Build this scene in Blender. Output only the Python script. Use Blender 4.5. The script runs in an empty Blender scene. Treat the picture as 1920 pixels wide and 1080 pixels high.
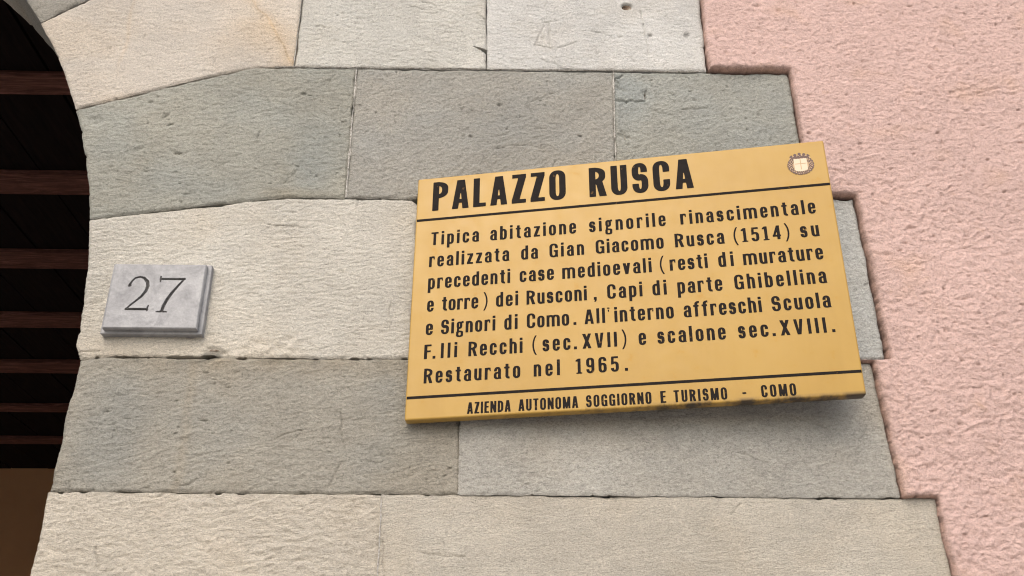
import bpy, math, random
import numpy as np
from mathutils import Matrix, Vector
random.seed(4)
SC = bpy.context.scene
COL = SC.collection
PI = math.pi

# ------------------------------------------------------------------ camera, light, exposure
CAM = Vector((0.0, -1.29, 1.6))
cd = bpy.data.cameras.new('camera')
cd.sensor_width = 36.0
cd.lens = 36.0 * 1800 / 1920
cd.clip_start = 0.02
cd.clip_end = 500
cam = bpy.data.objects.new('camera', cd)
COL.objects.link(cam)
cam.matrix_world = Matrix.Translation(CAM) @ Matrix(
    ((0.999595, -0.009776, -0.026711), (-0.028256, -0.448872, -0.893149), (-0.003258, 0.893543, -0.448966))).to_4x4()
SC.camera = cam

SUN_ELEV, SUN_AZ = math.radians(44), math.radians(-12)      # azimuth measured from straight in front of the wall, negative = from the left
w = bpy.data.worlds.new('World')
SC.world = w
w.use_nodes = True
nt = w.node_tree
sky = nt.nodes.new('ShaderNodeTexSky')
sky.sky_type = 'NISHITA'
sky.sun_disc = False
sky.sun_elevation = SUN_ELEV
sky.sun_rotation = math.radians(180) - SUN_AZ
sky.air_density = 1.0
sky.dust_density = 4.0
sky.ozone_density = 0.6
nt.links.new(sky.outputs[0], nt.nodes['Background'].inputs[0])
nt.nodes['Background'].inputs[1].default_value = 0.14
sd = bpy.data.lights.new('sun', 'SUN')
sd.energy = 1.2
sd.angle = math.radians(75)
sd.color = (1.0, 0.975, 0.95)
sun = bpy.data.objects.new('sun', sd)
COL.objects.link(sun)
sun_from = Vector((math.sin(SUN_AZ) * math.cos(SUN_ELEV), -math.cos(SUN_AZ) * math.cos(SUN_ELEV), math.sin(SUN_ELEV)))
sun.rotation_euler = (-sun_from).to_track_quat('-Z', 'Y').to_euler()
sun.location = sun_from * 30
SC.view_settings.view_transform = 'Standard'
SC.view_settings.look = 'None'
SC.view_settings.gamma = 1.0
SC.view_settings.use_curve_mapping = False
SC.cycles.use_denoising = True
SC.cycles.filter_width = 1.1
SC.view_settings.exposure = 0.74

# ------------------------------------------------------------------ numpy noise
_rs = np.random.RandomState(11)
_perm = np.concatenate([_rs.permutation(256)] * 2)
_ang = _rs.rand(256) * 2 * PI
_gx, _gy = np.cos(_ang), np.sin(_ang)


def pn(x, y, seed=0):
    x = np.asarray(x, float) + seed * 17.31
    y = np.asarray(y, float) - seed * 9.73
    xi, yi = np.floor(x).astype(int), np.floor(y).astype(int)
    fx, fy = x - xi, y - yi
    u, v = fx * fx * fx * (fx * (fx * 6 - 15) + 10), fy * fy * fy * (fy * (fy * 6 - 15) + 10)

    def g(a, b, dx, dy):
        h = _perm[(_perm[a & 255] + b) & 255]
        return _gx[h] * dx + _gy[h] * dy
    n00, n10 = g(xi, yi, fx, fy), g(xi + 1, yi, fx - 1, fy)
    n01, n11 = g(xi, yi + 1, fx, fy - 1), g(xi + 1, yi + 1, fx - 1, fy - 1)
    return 1.45 * ((n00 * (1 - u) + n10 * u) * (1 - v) + (n01 * (1 - u) + n11 * u) * v)


def fbm(x, y, o=4, seed=0, gain=0.5):
    s, a = 0, 1.0
    for i in range(o):
        s = s + a * pn(x, y, seed + i * 3)
        x, y, a = x * 2.03, y * 2.03, a * gain
    return s


def sstep(a, b, x):
    t = np.clip((x - a) / (b - a), 0, 1)
    return t * t * (3 - 2 * t)


# ------------------------------------------------------------------ implicit shapes (negative inside)
def sd_poly(P, X, Y):
    P = np.asarray(P, float)
    d = np.full(X.shape, 1e9)
    ins = np.zeros(X.shape, bool)
    for i in range(len(P)):
        ax, ay = P[i - 1]
        bx, by = P[i]
        ex, ey = bx - ax, by - ay
        t = np.clip(((X - ax) * ex + (Y - ay) * ey) / (ex * ex + ey * ey + 1e-15), 0, 1)
        d = np.minimum(d, np.hypot(X - ax - t * ex, Y - ay - t * ey))
        c = (ay > Y) != (by > Y)
        with np.errstate(divide='ignore', invalid='ignore'):
            xx = ex * (Y - ay) / (ey if abs(ey) > 1e-12 else 1e-12) + ax
        ins ^= c & (X < xx)
    return np.where(ins, -d, d)


def sd_path(P, X, Y):
    """distance to an open polyline, with a linearly varying half width (third value)"""
    d = np.full(X.shape, 1e9)
    for (ax, ay, aw), (bx, by, bw) in zip(P[:-1], P[1:]):
        ex, ey = bx - ax, by - ay
        t = np.clip(((X - ax) * ex + (Y - ay) * ey) / (ex * ex + ey * ey + 1e-15), 0, 1)
        d = np.minimum(d, np.hypot(X - ax - t * ex, Y - ay - t * ey) - (aw + t * (bw - aw)))
    return d


def march(S, xs, ys, merge=False):
    """marching squares: vertices, faces and boundary segments of the region S < 0"""
    ny, nx = S.shape
    ins = S < 0
    vid = -np.ones((ny, nx), int)
    vid[ins] = np.arange(ins.sum())
    XX, YY = np.meshgrid(xs, ys)
    V = [np.c_[XX[ins], YY[ins]]]
    n = int(ins.sum())
    extra, cache = [], {}
    code = ins[:-1, :-1] * 1 + ins[:-1, 1:] * 2 + ins[1:, 1:] * 4 + ins[1:, :-1] * 8
    faces = []
    J, I = np.nonzero(code == 15)
    if merge:
        full = code == 15
        for j in range(ny - 1):
            row = full[j]
            i = 0
            while i < nx - 1:
                if row[i]:
                    k = i
                    while k + 1 < nx - 1 and row[k + 1]:
                        k += 1
                    faces.append((vid[j, i], vid[j, k + 1], vid[j + 1, k + 1], vid[j + 1, i]))
                    i = k + 1
                else:
                    i += 1
    else:
        faces = np.c_[vid[J, I], vid[J, I + 1], vid[J + 1, I + 1], vid[J + 1, I]].tolist()

    def cross(j0, i0, j1, i1):
        nonlocal n
        if (j1, i1) < (j0, i0):
            j0, i0, j1, i1 = j1, i1, j0, i0
        k = (j0, i0, j1, i1)
        if k not in cache:
            a, b = S[j0, i0], S[j1, i1]
            t = min(max(a / (a - b), 0.03), 0.97)
            extra.append((xs[i0] + (xs[i1] - xs[i0]) * t, ys[j0] + (ys[j1] - ys[j0]) * t))
            cache[k] = n
            n += 1
        return cache[k]
    segs = []
    J, I = np.nonzero((code > 0) & (code < 15))
    for j, i in zip(J.tolist(), I.tolist()):
        cs = [(j, i), (j, i + 1), (j + 1, i + 1), (j + 1, i)]
        c = int(code[j, i])
        if c in (5, 10):
            for q in range(4):
                if ins[cs[q]]:
                    a = cross(*cs[q - 1], *cs[q])
                    b = cross(*cs[q], *cs[(q + 1) % 4])
                    faces.append((a, vid[cs[q]], b))
                    segs.append((b, a))
            continue
        poly, xs_ = [], []
        for q in range(4):
            p0, p1 = cs[q], cs[(q + 1) % 4]
            if ins[p0]:
                poly.append(vid[p0])
            if ins[p0] != ins[p1]:
                v = cross(*p0, *p1)
                poly.append(v)
                xs_.append((v, ins[p0]))
        faces.append(tuple(poly))
        a = [v for v, f in xs_ if f][0]
        b = [v for v, f in xs_ if not f][0]
        segs.append((a, b))
    if extra:
        V.append(np.array(extra))
    return np.vstack(V), faces, segs


# ------------------------------------------------------------------ object helpers
def obj(name, me, mat=None, parent=None, label=None):
    o = bpy.data.objects.new(name, me)
    COL.objects.link(o)
    if mat is not None and not me.materials:
        me.materials.append(mat)
    if parent is not None:
        o.parent = parent
    if label:
        o['label'] = label
    return o


def thing(name, label, cat, loc=(0, 0, 0), rz=0.0):
    o = bpy.data.objects.new(name, None)
    COL.objects.link(o)
    o.location = loc
    o.rotation_euler = (0, 0, rz)
    o.empty_display_size = 0.05
    o['label'] = label
    o['category'] = cat
    return o


def mesh(name, verts, faces, smooth=False, sharp=None):
    me = bpy.data.meshes.new(name)
    me.from_pydata([tuple(map(float, v)) for v in verts], [], faces)
    me.update()
    if smooth:
        me.polygons.foreach_set('use_smooth', [True] * len(me.polygons))
        if sharp:
            me.set_sharp_from_angle(angle=sharp)
    return me


def set_col(me, col):
    a = me.color_attributes.new('tint', 'FLOAT_COLOR', 'POINT')
    c = np.ones((len(me.vertices), 4), np.float32)
    c[:, :3] = col
    a.data.foreach_set('color', c.ravel())


def box_mesh(name, x0, x1, y0, y1, z0, z1, bev=0.0, seg=2):
    import bmesh
    bm = bmesh.new()
    bmesh.ops.create_cube(bm, size=1)
    for v in bm.verts:
        v.co = Vector((x0 + (v.co.x + .5) * (x1 - x0), y0 + (v.co.y + .5) * (y1 - y0), z0 + (v.co.z + .5) * (z1 - z0)))
    if bev:
        bmesh.ops.bevel(bm, geom=bm.edges[:], offset=bev, segments=seg, profile=0.6, affect='EDGES', clamp_overlap=True)
    me = bpy.data.meshes.new(name)
    bm.to_mesh(me)
    bm.free()
    if bev:
        me.polygons.foreach_set('use_smooth', [True] * len(me.polygons))
        me.set_sharp_from_angle(angle=math.radians(50))
    return me


# ------------------------------------------------------------------ materials
class M:
    def __init__(s, name, rough=0.8, spec=0.3):
        s.m = bpy.data.materials.new(name)
        s.m.use_nodes = True
        s.nt = s.m.node_tree
        s.b = s.nt.nodes['Principled BSDF']
        s.b.inputs['Roughness'].default_value = rough
        s.b.inputs['Specular IOR Level'].default_value = spec
        s.tc = s.nt.nodes.new('ShaderNodeTexCoord')

    def n(s, t, **k):
        x = s.nt.nodes.new(t)
        for a, v in k.items():
            if a.startswith('i_'):
                x.inputs[a[2:].replace('_', ' ')].default_value = v
            else:
                setattr(x, a, v)
        return x

    def l(s, a, b):
        s.nt.links.new(a, b)

    def map(s, scale, rot=(0, 0, 0)):
        m = s.n('ShaderNodeMapping')
        m.inputs['Scale'].default_value = scale
        m.inputs['Rotation'].default_value = rot
        s.l(s.tc.outputs['Object'], m.inputs[0])
        return m.outputs[0]

    def noise(s, vec, scale, detail=4, rough=.55, dist=0):
        x = s.n('ShaderNodeTexNoise')
        x.inputs['Scale'].default_value = scale
        x.inputs['Detail'].default_value = detail
        x.inputs['Roughness'].default_value = rough
        x.inputs['Distortion'].default_value = dist
        s.l(vec, x.inputs['Vector'])
        return x.outputs['Fac']

    def ramp(s, fac, stops):
        r = s.n('ShaderNodeValToRGB')
        e = r.color_ramp.elements
        while len(e) < len(stops):
            e.new(0.5)
        for q, (p, c) in zip(e, stops):
            q.position = p
            q.color = (c, c, c, 1) if isinstance(c, (int, float)) else (*c, 1)
        s.l(fac, r.inputs[0])
        return r.outputs[0]

    def math(s, op, a, b):
        x = s.n('ShaderNodeMath', operation=op)
        for i, v in enumerate((a, b)):
            if isinstance(v, (int, float)):
                x.inputs[i].default_value = v
            else:
                s.l(v, x.inputs[i])
        return x.outputs[0]

    def mul(s, a, b, fac=1.0, mode='MULTIPLY'):
        x = s.n('ShaderNodeMix', data_type='RGBA', blend_type=mode)
        if isinstance(fac, (int, float)):
            x.inputs[0].default_value = fac
        else:
            s.l(fac, x.inputs[0])
        for i, v in ((6, a), (7, b)):
            if isinstance(v, tuple):
                x.inputs[i].default_value = (*v, 1)
            else:
                s.l(v, x.inputs[i])
        return x.outputs[2]

    def bump(s, h, dist, strength=1.0, prev=None):
        x = s.n('ShaderNodeBump')
        x.inputs['Strength'].default_value = strength
        x.inputs['Distance'].default_value = dist
        s.l(h, x.inputs['Height'])
        if prev is not None:
            s.l(prev, x.inputs['Normal'])
        return x.outputs[0]

    def tint(s):
        a = s.n('ShaderNodeAttribute', attribute_name='tint')
        return a.outputs['Color']

    def out(s, col, nrm=None):
        if isinstance(col, tuple):
            s.b.inputs['Base Color'].default_value = (*col, 1)
        else:
            s.l(col, s.b.inputs['Base Color'])
        if nrm is not None:
            s.l(nrm, s.b.inputs['Normal'])
        return s.m


def stone_mat(name, kind):
    m = M(name, 0.9, 0.2)
    c = m.tint()
    pale = kind == 'pale'
    v = m.map((1, 1, 3.0) if pale else (1, 1, 1.7), (0, 0, 0) if pale else (0, .18, 0))
    f = m.noise(v, 230 if pale else 210, 5, .7, .3)
    g = m.noise(m.map((1, 1, 1.6)), 520, 4, .7)
    k = m.noise(m.map((1, 1, 1.2)), 300, 2, .5)
    col = m.mul(c, m.ramp(f, [(.28, .66), (.5, 1.0), (.68, 1.16)]))
    col = m.mul(col, m.ramp(g, [(.3, .68), (.5, 1.0), (.68, 1.18)]))
    # scattered small dark pores and a few bright crystals
    col = m.mul(col, m.ramp(k, [(.20, .45), (.29, 1.0), (.74, 1.0), (.82, 1.18)]))
    nb = m.bump(f, 0.0032 if pale else 0.0036)
    nb = m.bump(g, 0.0018, 1, nb)
    return m.out(col, nb)


MAT_PALE = stone_mat('pale_stone', 'pale')
MAT_GREY = stone_mat('grey_stone', 'grey')
m = M('plaster', 0.92, 0.15)
f = m.noise(m.map((1, 1, 1.4)), 190, 5, .68, .3)
g = m.noise(m.map((1, 1, 1.2)), 520, 4, .7)
c = m.mul(m.tint(), m.ramp(f, [(.28, .72), (.5, 1.0), (.68, 1.08)]))
c = m.mul(c, m.ramp(g, [(.3, .80), (.5, 1), (.65, 1.08)]))
MAT_PLASTER = m.out(c, m.bump(g, 0.0019, 1, m.bump(f, 0.0046)))
m = M('mortar', 0.95, 0.1)
f = m.noise(m.map((1, 1, 1)), 260, 4, .6)
MAT_MORTAR = m.out(m.ramp(f, [(.34, (.16, .145, .12)), (.5, (.36, .345, .31)), (.68, (.55, .53, .49))]), m.bump(f, .001))
m = M('mortar_bed', 0.95, 0.1)
f = m.noise(m.map((1, 1, 1)), 60, 5, .6)
MAT_BED = m.out(m.ramp(f, [(.40, (.03, .02, .015)), (.52, (.15, .11, .08)), (.62, (.34, .31, .26))]), m.bump(f, .001))
m = M('beam_wood', 0.8, 0.2)
f = m.noise(m.map((1, 9, 9)), 5, 8, .72, 1.4)
MAT_BEAM = m.out(m.ramp(f, [(.3, (.05, .020, .015)), (.5, (.13, .056, .042)), (.68, (.28, .13, .10))]), m.bump(f, .003))
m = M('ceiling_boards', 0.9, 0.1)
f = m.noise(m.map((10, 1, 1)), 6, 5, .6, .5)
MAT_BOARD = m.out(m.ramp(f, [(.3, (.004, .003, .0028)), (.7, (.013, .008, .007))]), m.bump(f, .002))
m = M('passage_plaster', 0.9, 0.1)
f = m.noise(m.map((1, 1, 1)), 3, 6, .6)
MAT_PASS = m.out(m.ramp(f, [(.3, (.50, .28, .14)), (.7, (.58, .33, .165))]), m.bump(f, .004))
m = M('paving', 0.85, 0.2)
f = m.noise(m.map((1, 1, 1)), 18, 6, .6)
MAT_PAVE = m.out(m.ramp(f, [(.3, (.26, .25, .235)), (.7, (.36, .345, .32))]), m.bump(f, .004))
m = M('sign_yellow', 0.42, 0.35)
f = m.noise(m.map((1, 1, 1)), 9, 6, .6, .5)
c = m.ramp(f, [(.3, (.335, .203, .043)), (.7, (.37, .230, .052))])
g = m.noise(m.map((1, 1, 1)), 46, 3, .5)
c = m.mul(c, m.ramp(g, [(.64, (1, 1, 1)), (.74, (1.0, .92, .70))]))
# faint run marks and a thin film of dust
d1 = m.noise(m.map((38, 1, 2.2)), 2.0, 4, .6)
c = m.mul(c, m.ramp(d1, [(.34, (.985, .98, .97)), (.5, (1, 1, 1)), (.70, (1.01, 1.01, 1.015))]))
sc_ = m.noise(m.map((30, 1, 420), (0, .5, 0)), 3.0, 2, .5)
c = m.mul(c, m.ramp(sc_, [(.77, (1, 1, 1)), (.80, (1.25, 1.25, 1.35))]))
sp = m.n('ShaderNodeSeparateXYZ')
m.l(m.tc.outputs['Object'], sp.inputs[0])
gr = m.noise(m.map((14, 6, 10)), 2.2, 5, .62)
# grime that has collected along the bottom lip, thicker towards the right corner
sl = m.math('ADD', sp.outputs['Z'], m.math('MULTIPLY', sp.outputs['X'], -0.0408))
lip = m.n('ShaderNodeMapRange', i_From_Min=-0.1693, i_From_Max=-0.1753)
m.l(sl, lip.inputs[0])
rt = m.n('ShaderNodeMapRange', i_From_Min=-0.28, i_From_Max=0.32, i_To_Min=-.06, i_To_Max=.34)
m.l(sp.outputs['X'], rt.inputs[0])
gs = m.math('ADD', gr, rt.outputs[0])
gm = m.math('MULTIPLY', m.ramp(gs, [(.62, 0), (.80, 1)]), lip.outputs[0])
c = m.mul(c, (.05, .035, .02), gm, 'MIX')
MAT_SIGN = m.out(c, m.bump(f, .0006))
m.l(m.ramp(g, [(.3, .34), (.7, .5)]), m.b.inputs['Roughness'])
m = M('sign_ink', 0.7, 0.08)
f = m.noise(m.map((1, 1, 1)), 95, 4, .55)
MAT_INK = m.out(m.ramp(f, [(.28, (.09, .05, .018)), (.35, (.010, .008, .007)), (.8, (.017, .013, .011))]))
MAT_CRESTP = M('crest_pale', .5).out((.40, .27, .15))
MAT_CRESTB = M('crest_brown', .5).out((.10, .058, .045))
MAT_CRESTS = M('crest_cream', .5).out((.56, .45, .32))
m = M('bracket_steel', .45, .5)
m.b.inputs['Metallic'].default_value = .8
MAT_STEEL = m.out((.16, .16, .16))
m = M('plate_marble', 0.5, 0.4)
f = m.noise(m.map((1, 1, 1)), 26, 6, .62, 1.0)
g = m.noise(m.map((1, 1, 1)), 260, 4, .6)
c = m.ramp(f, [(.30, (.165, .165, .17)), (.5, (.255, .255, .257)), (.70, (.33, .33, .328))])
c = m.mul(c, m.ramp(g, [(.3, .88), (.7, 1.06)]))
MAT_PLATE = m.out(c, m.bump(g, .0003))
m = M('plate_groove', 0.8, 0.1)
f = m.noise(m.map((1, 1, 1)), 180, 4, .6)
MAT_GROOVE = m.out(m.ramp(f, [(.3, (.05, .048, .046)), (.7, (.13, .127, .124))]))

# ------------------------------------------------------------------ stone outlines, metres on the wall face (x, z)
AC = (-1.690, 2.150)      # arch centre
AR = 1.098                # arch radius


def arc(a0, a1, n=14, r=AR):
    return [(AC[0] + r * math.cos(math.radians(a0 + (a1 - a0) * i / n)), AC[1] + r * math.sin(math.radians(a0 + (a1 - a0) * i / n))) for i in range(n + 1)]


# name, outline, kind, base colour, seed, options
JL = -0.584
STONES = [
    ('low_l', [(JL, 1.60), (-.136, 1.60), (-.139, 1.9335), (JL, 1.936)], 'pale', (.545, .495, .41), 1, dict(rough=.9, pebble=1, tight=.0004)),
    ('low_r', [(-.136, 1.60), (.622, 1.60), (.617, 1.9305), (-.139, 1.9335)], 'pale', (.50, .46, .385), 2, dict(rough=.45, tight=.0007)),
    ('b1_l', [(JL, 1.936), (-.035, 1.9335), (-.035, 2.132), (-.551, 2.1315), (JL + .003, 2.127)], 'grey', (.318, .300, .252), 3, dict(stain_shade=1)),
    ('b1_r', [(-.035, 1.9335), (.570, 1.9315), (.562, 2.129), (-.035, 2.132)], 'grey', (.395, .380, .335), 4, dict(rough=.7, proud=.002, tight=.0007)),
    ('b2_l', [(JL + .003, 2.127), (-.551, 2.1315), (-.108, 2.132), (-.105, 2.392), (-.118, 2.4025), (-.32, 2.403), (-.466, 2.382)] + arc(11, 0, 10)[0:], 'pale', (.565, .535, .465), 5, dict(chips=1)),
    ('b2_r', [(-.108, 2.132), (.587, 2.136), (.585, 2.415), (-.105, 2.403)], 'grey', (.45, .455, .43), 6, dict()),
    ('b3_l', [(-.222, 2.403), (-.223, 2.6615), (-.392, 2.661), (-.544, 2.613)] + arc(22.3, 11, 10) + [(-.466, 2.382), (-.32, 2.403)], 'grey', (.322, .318, .272), 7, dict(blue=1)),
    ('b3_m', [(-.222, 2.403), (.205, 2.4055), (.213, 2.6635), (-.223, 2.6615)], 'grey', (.325, .314, .276), 8, dict()),
    ('b3_r', [(.205, 2.4055), (.514, 2.410), (.513, 2.665), (.213, 2.6635)], 'grey', (.325, .328, .292), 9, dict(cracks=1, blue=1)),
    ('b4_l', [(-.328, 2.6615), (-.33, 2.93), (-.52, 2.93), (-.699, 2.802), (-.743, 2.771)] + arc(33.1, 22.3, 10) + [(-.544, 2.613), (-.392, 2.661)], 'pale', (.56, .51, .44), 10, dict(vein=1, rough=.8)),
    ('b4_m', [(-.328, 2.6615), (-.004, 2.6625), (-.005, 2.93), (-.33, 2.93)], 'pale', (.56, .545, .49), 11, dict(chipr=1, speck=1)),
    ('b4_r', [(-.004, 2.6625), (.373, 2.667), (.378, 2.93), (-.005, 2.93)], 'pale', (.575, .565, .53), 12, dict(holes=1, rough=.8)),
]
FAR = [
    ('v5', [(-.52, 2.93), (-.44, 3.20), (-.70, 3.20)] + arc(44, 33.1, 6) + [(-.743, 2.771), (-.699, 2.802)], 'grey', (.30, .285, .245), 13, dict()),
]
aa = [44, 55, 66, 76, 84, 96, 104, 114, 125, 136, 147]
for i in range(len(aa) - 1):
    o_ = 1.46
    top = arc(aa[i + 1], aa[i], 5, o_)
    if i == 0:
        top = top[:-1] + [(-.70, 3.20)]
    FAR.append(('v', arc(aa[i], aa[i + 1], 5) + top, 'pale' if i % 2 == 0 else 'grey',
                ((.45, .41, .34), (.24, .235, .20))[i % 2], 20 + i, dict()))
LJ = AC[0] - AR
for i, (z0, z1) in enumerate([(0.0, .55), (.55, 1.07), (1.07, 1.6), (1.6, 1.936), (1.936, 2.13), (2.13, 2.403), (2.403, 2.75)]):
    Lw = -3.35 if i % 2 else -3.2
    if z1 <= 2.14:
        P = [(Lw, z0), (LJ, z0), (LJ, z1), (Lw, z1)]
    else:
        a_ = 180 - math.degrees(math.asin(min(1, (z0 - AC[1]) / AR)))
        b_ = 180 - math.degrees(math.asin((z1 - AC[1]) / AR))
        P = [(Lw, z0)] + arc(a_, b_, 5) + [(Lw, z1)]
    FAR.append(('j', P, ('pale', 'grey')[i % 2], ((.44, .40, .33), (.25, .24, .21))[i % 2], 40 + i, dict()))
for i, (z0, z1, r_) in enumerate([(0.0, .55, .62), (.55, 1.07, .57), (1.07, 1.6, .62)]):
    if i == 2:
        continue
    FAR.append(('j', [(JL, z0), (r_, z0), (r_, z1), (JL, z1)], ('pale', 'grey')[i % 2], ((.43, .38, .31), (.25, .24, .21))[i % 2], 60 + i, dict()))
FAR.append(('j', [(JL, 1.07), (.570, 1.07), (.570, 1.60), (JL, 1.60)], 'grey', (.25, .235, .20), 62, dict()))
for i, (x0, x1) in enumerate([(-.44, -.12), (-.12, .50)]):
    FAR.append(('t', [(x0 - (.08 if i == 0 else 0), 2.93), (x1, 2.93), (x1, 3.20), (x0, 3.20)], 'grey', (.24, .235, .205), 70 + i, dict()))

JAMB_T = 0.20


def stone_noise(kind, X, Z, seed, rough):
    """relief in metres, positive outwards"""
    rr = random.Random(seed * 7)
    sx_, sz_, tl = rr.uniform(.75, 1.3), rr.uniform(.8, 1.25), rr.uniform(-.10, .10)
    X, Z = (X + tl * Z) * sx_, (Z - tl * X) * sz_
    wx = X + .004 * pn(X * 40, Z * 40, seed + 5)
    wz = Z + .004 * pn(X * 40, Z * 40, seed + 6)
    h = .0020 * fbm(X * 9, Z * 9, 2, seed)
    hol = np.zeros(X.shape)
    if kind == 'pale':
        m_ = .65 + .5 * pn(X * 12, Z * 12, seed + 8)
        h += rough * m_ * .0014 * np.tanh(1.3 * fbm(wx * 42, wz * 165, 3, seed + 1, .65)) + rough * .0010 * fbm(wx * 140, wz * 260, 2, seed + 2)
        pit = fbm(wx * 80, wz * 120, 2, seed + 3)
        p_ = sstep(.75, 1.2, pit)
        h -= rough * .0022 * p_
        hol = rough * .35 * p_
    else:
        a = .25
        rx, rz = wx * math.cos(a) + wz * math.sin(a), -wx * math.sin(a) + wz * math.cos(a)
        h += rough * .0012 * np.tanh(1.1 * fbm(rx * 66, rz * 122, 3, seed + 1, .66)) + rough * .0008 * fbm(rx * 150, rz * 210, 2, seed + 2)
        p_ = sstep(.55, 1.05, fbm(rx * 85, rz * 165, 2, seed + 3)) * (.15 + .85 * sstep(-.3, .4, pn(X * 9, Z * 9, seed + 4)))
        q_ = sstep(.74, .90, pn(rx * 40, rz * 80, seed + 9))
        h -= rough * (.0030 * p_ + .0032 * q_)
        hol = rough * (.25 * p_ + .35 * q_)
    h *= .85
    stone_noise.hol = hol
    return h


def blob(X, Z, cx, cz, rx, rz, ang=0):
    c, s = math.cos(ang), math.sin(ang)
    u, v = (X - cx) * c + (Z - cz) * s, -(X - cx) * s + (Z - cz) * c
    return np.sqrt((u / rx) ** 2 + (v / rz) ** 2)


def line(X, Z, a, b, wd):
    return sstep(wd, wd * .2, sd_path([(a[0], a[1], 0), (b[0], b[1], 0)], X, Z))


def make_stone(spec, cell, parent, depth):
    tag, P, kind, base, seed, opt = spec
    P = np.array(P, float)
    x0, z0 = P.min(0) - .012
    x1, z1 = P.max(0) + .012
    xs, zs = np.arange(x0, x1, cell), np.arange(z0, z1, cell)
    X, Z = np.meshgrid(xs, zs)

    def field(X, Z):
        wx = X + .0014 * fbm(X * 22, Z * 22, 3, seed + 30)
        wz = Z + .0014 * fbm(X * 22, Z * 22, 3, seed + 31)
        s = sd_poly(P, wx, wz) + .0006 - opt.get('tight', 0)
        s += .0020 * sstep(.45, 1.0, fbm(X * 70, Z * 70, 3, seed + 33)) + .0030 * sstep(.55, .85, pn(X * 23, Z * 23, seed + 34))
        return s
    S = field(X, Z)
    if opt.get('chipr'):
        S = np.maximum(S, -sd_poly([(-.030, 2.7155), (-.002, 2.7075), (.002, 2.694), (-.006, 2.6985)], X, Z))
    if opt.get('chips') or opt.get('stain_shade'):
        # ragged bed joint under the pale block
        S = S + .003 * sstep(.1, .8, fbm(X * 38, X * 3, 3, 77)) * sstep(.012, 0, abs(Z - 2.132)) * (X > -.56)
        S = np.maximum(S, -(blob(X, Z, -.398, 2.133, .011, .004) - 1 - .5 * fbm(X * 120, Z * 120, 2, 3)) * .01)
    V, F, segs = march(S, xs, zs)
    x, z = V[:, 0], V[:, 1]
    s = field(x, z)
    rough = opt.get('rough', 1.0)
    h = stone_noise(kind, x, z, seed, rough) + opt.get('proud', 0)
    h = h - (.0026 if not opt.get('tight') else .0008) * sstep(-.0040, .0004, s)                       # arris
    dark = .9 * stone_noise.hol
    if opt.get('pebble'):
        h += .0009 * np.tanh(1.3 * fbm(x * 95, z * 120, 3, seed + 80, .6))
    if opt.get('speck'):
        k_ = sstep(.55, .85, pn(x * 190, z * 260, seed + 81))
        dark += .30 * k_
        h -= .0006 * k_
    warm = np.zeros(len(x))
    blue = fbm(x * 7, z * 9, 3, seed + 50)
    lum = 1 + .10 * fbm(x * 5, z * 5, 3, seed + 51) + .06 * fbm(x * 30, z * 55, 3, seed + 52)
    if opt.get('holes'):
        b = blob(x, z, .244, 2.809, .010, .008)
        h -= .007 * sstep(1.15, .6, b)
        h += .0012 * sstep(.5, 0, abs(b - 1.35))
        dark += .5 * sstep(1.1, .6, b)
        for cx, cz, r_ in ((.281, 2.744, .0045), (.345, 2.746, .006)):
            b = blob(x, z, cx, cz, r_, r_ * .8)
            h -= .004 * sstep(1.2, .5, b)
            dark += .3 * sstep(1.1, .6, b)
        h -= .0022 * line(x, z, (.268, 2.80), (.276, 2.70), .0016) * (pn(x * 90, z * 90, 3) > -.2)
        for a, b_ in (((.098, 2.765), (.078, 2.715)), ((.104, 2.765), (.106, 2.712)), ((.092, 2.745), (.096, 2.715)), ((.08, 2.72), (.112, 2.71)), ((.094, 2.768), (.118, 2.772)), ((.102, 2.85), (.098, 2.80))):
            h -= .0018 * line(x, z, a, b_, .0026)
        h += .0035 * sstep(.03, 0, x) * 0
        lum = lum * (1 + .05 * sstep(.03, -.01, x))
    if opt.get('chips'):
        # broken lower left corner: spalled layers
        k = sd_poly([(-.62, 2.212), (-.566, 2.222), (-.574, 2.200), (-.548, 2.176), (-.549, 2.12), (-.62, 2.11)], x + .004 * pn(x * 60, z * 60, 8), z + .004 * pn(x * 60, z * 60, 9))
        h -= .0018 * sstep(.0022, -.0030, k)
        k = sd_poly([(-.62, 2.19), (-.578, 2.195), (-.572, 2.16), (-.60, 2.11)], x, z)
        h -= .0008 * sstep(.004, -.006, k)
        h -= .0045 * sstep(1.2, .5, blob(x, z, -.388, 2.139, .02, .009, -.3))
        dark += .55 * sstep(1.3, .6, blob(x, z, -.394, 2.137, .014, .006))
        # knobbly paler patch near the lower middle
        k = sstep(1.5, .3, blob(x, z, -.30, 2.152, .085, .018, .05))
        h += k * .0026 * fbm(x * 55, z * 70, 2, 91)
        warm += .5 * sstep(2.2, .2, blob(x, z, -.46, 2.14, .11, .022))
    if opt.get('stain_shade'):
        warm += 1.0 * sstep(.045, 0, 2.132 - z) * sstep(-.6, -.4, x) * (0.6 + .5 * pn(x * 25, z * 25, 4))
        dark += .32 * sstep(.016, 0, 2.132 - z) * sstep(0, .5, fbm(x * 20, z * 30, 2, 12))
        warm += .4 * sstep(.012, 0, abs(x + .418 + .006 * pn(z * 20, 0 * z, 2)))
        lum = lum * (1 - .16 * sstep(.07, 0, abs(x + .06)) * sstep(1.99, 2.07, z))  # shade at the sign's lower left painted into the stone, darker and browner
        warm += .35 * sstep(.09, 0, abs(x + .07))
        blue = blue + 1.1 * sstep(1.5, .2, blob(x, z, -.515, 2.03, .05, .12))
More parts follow.
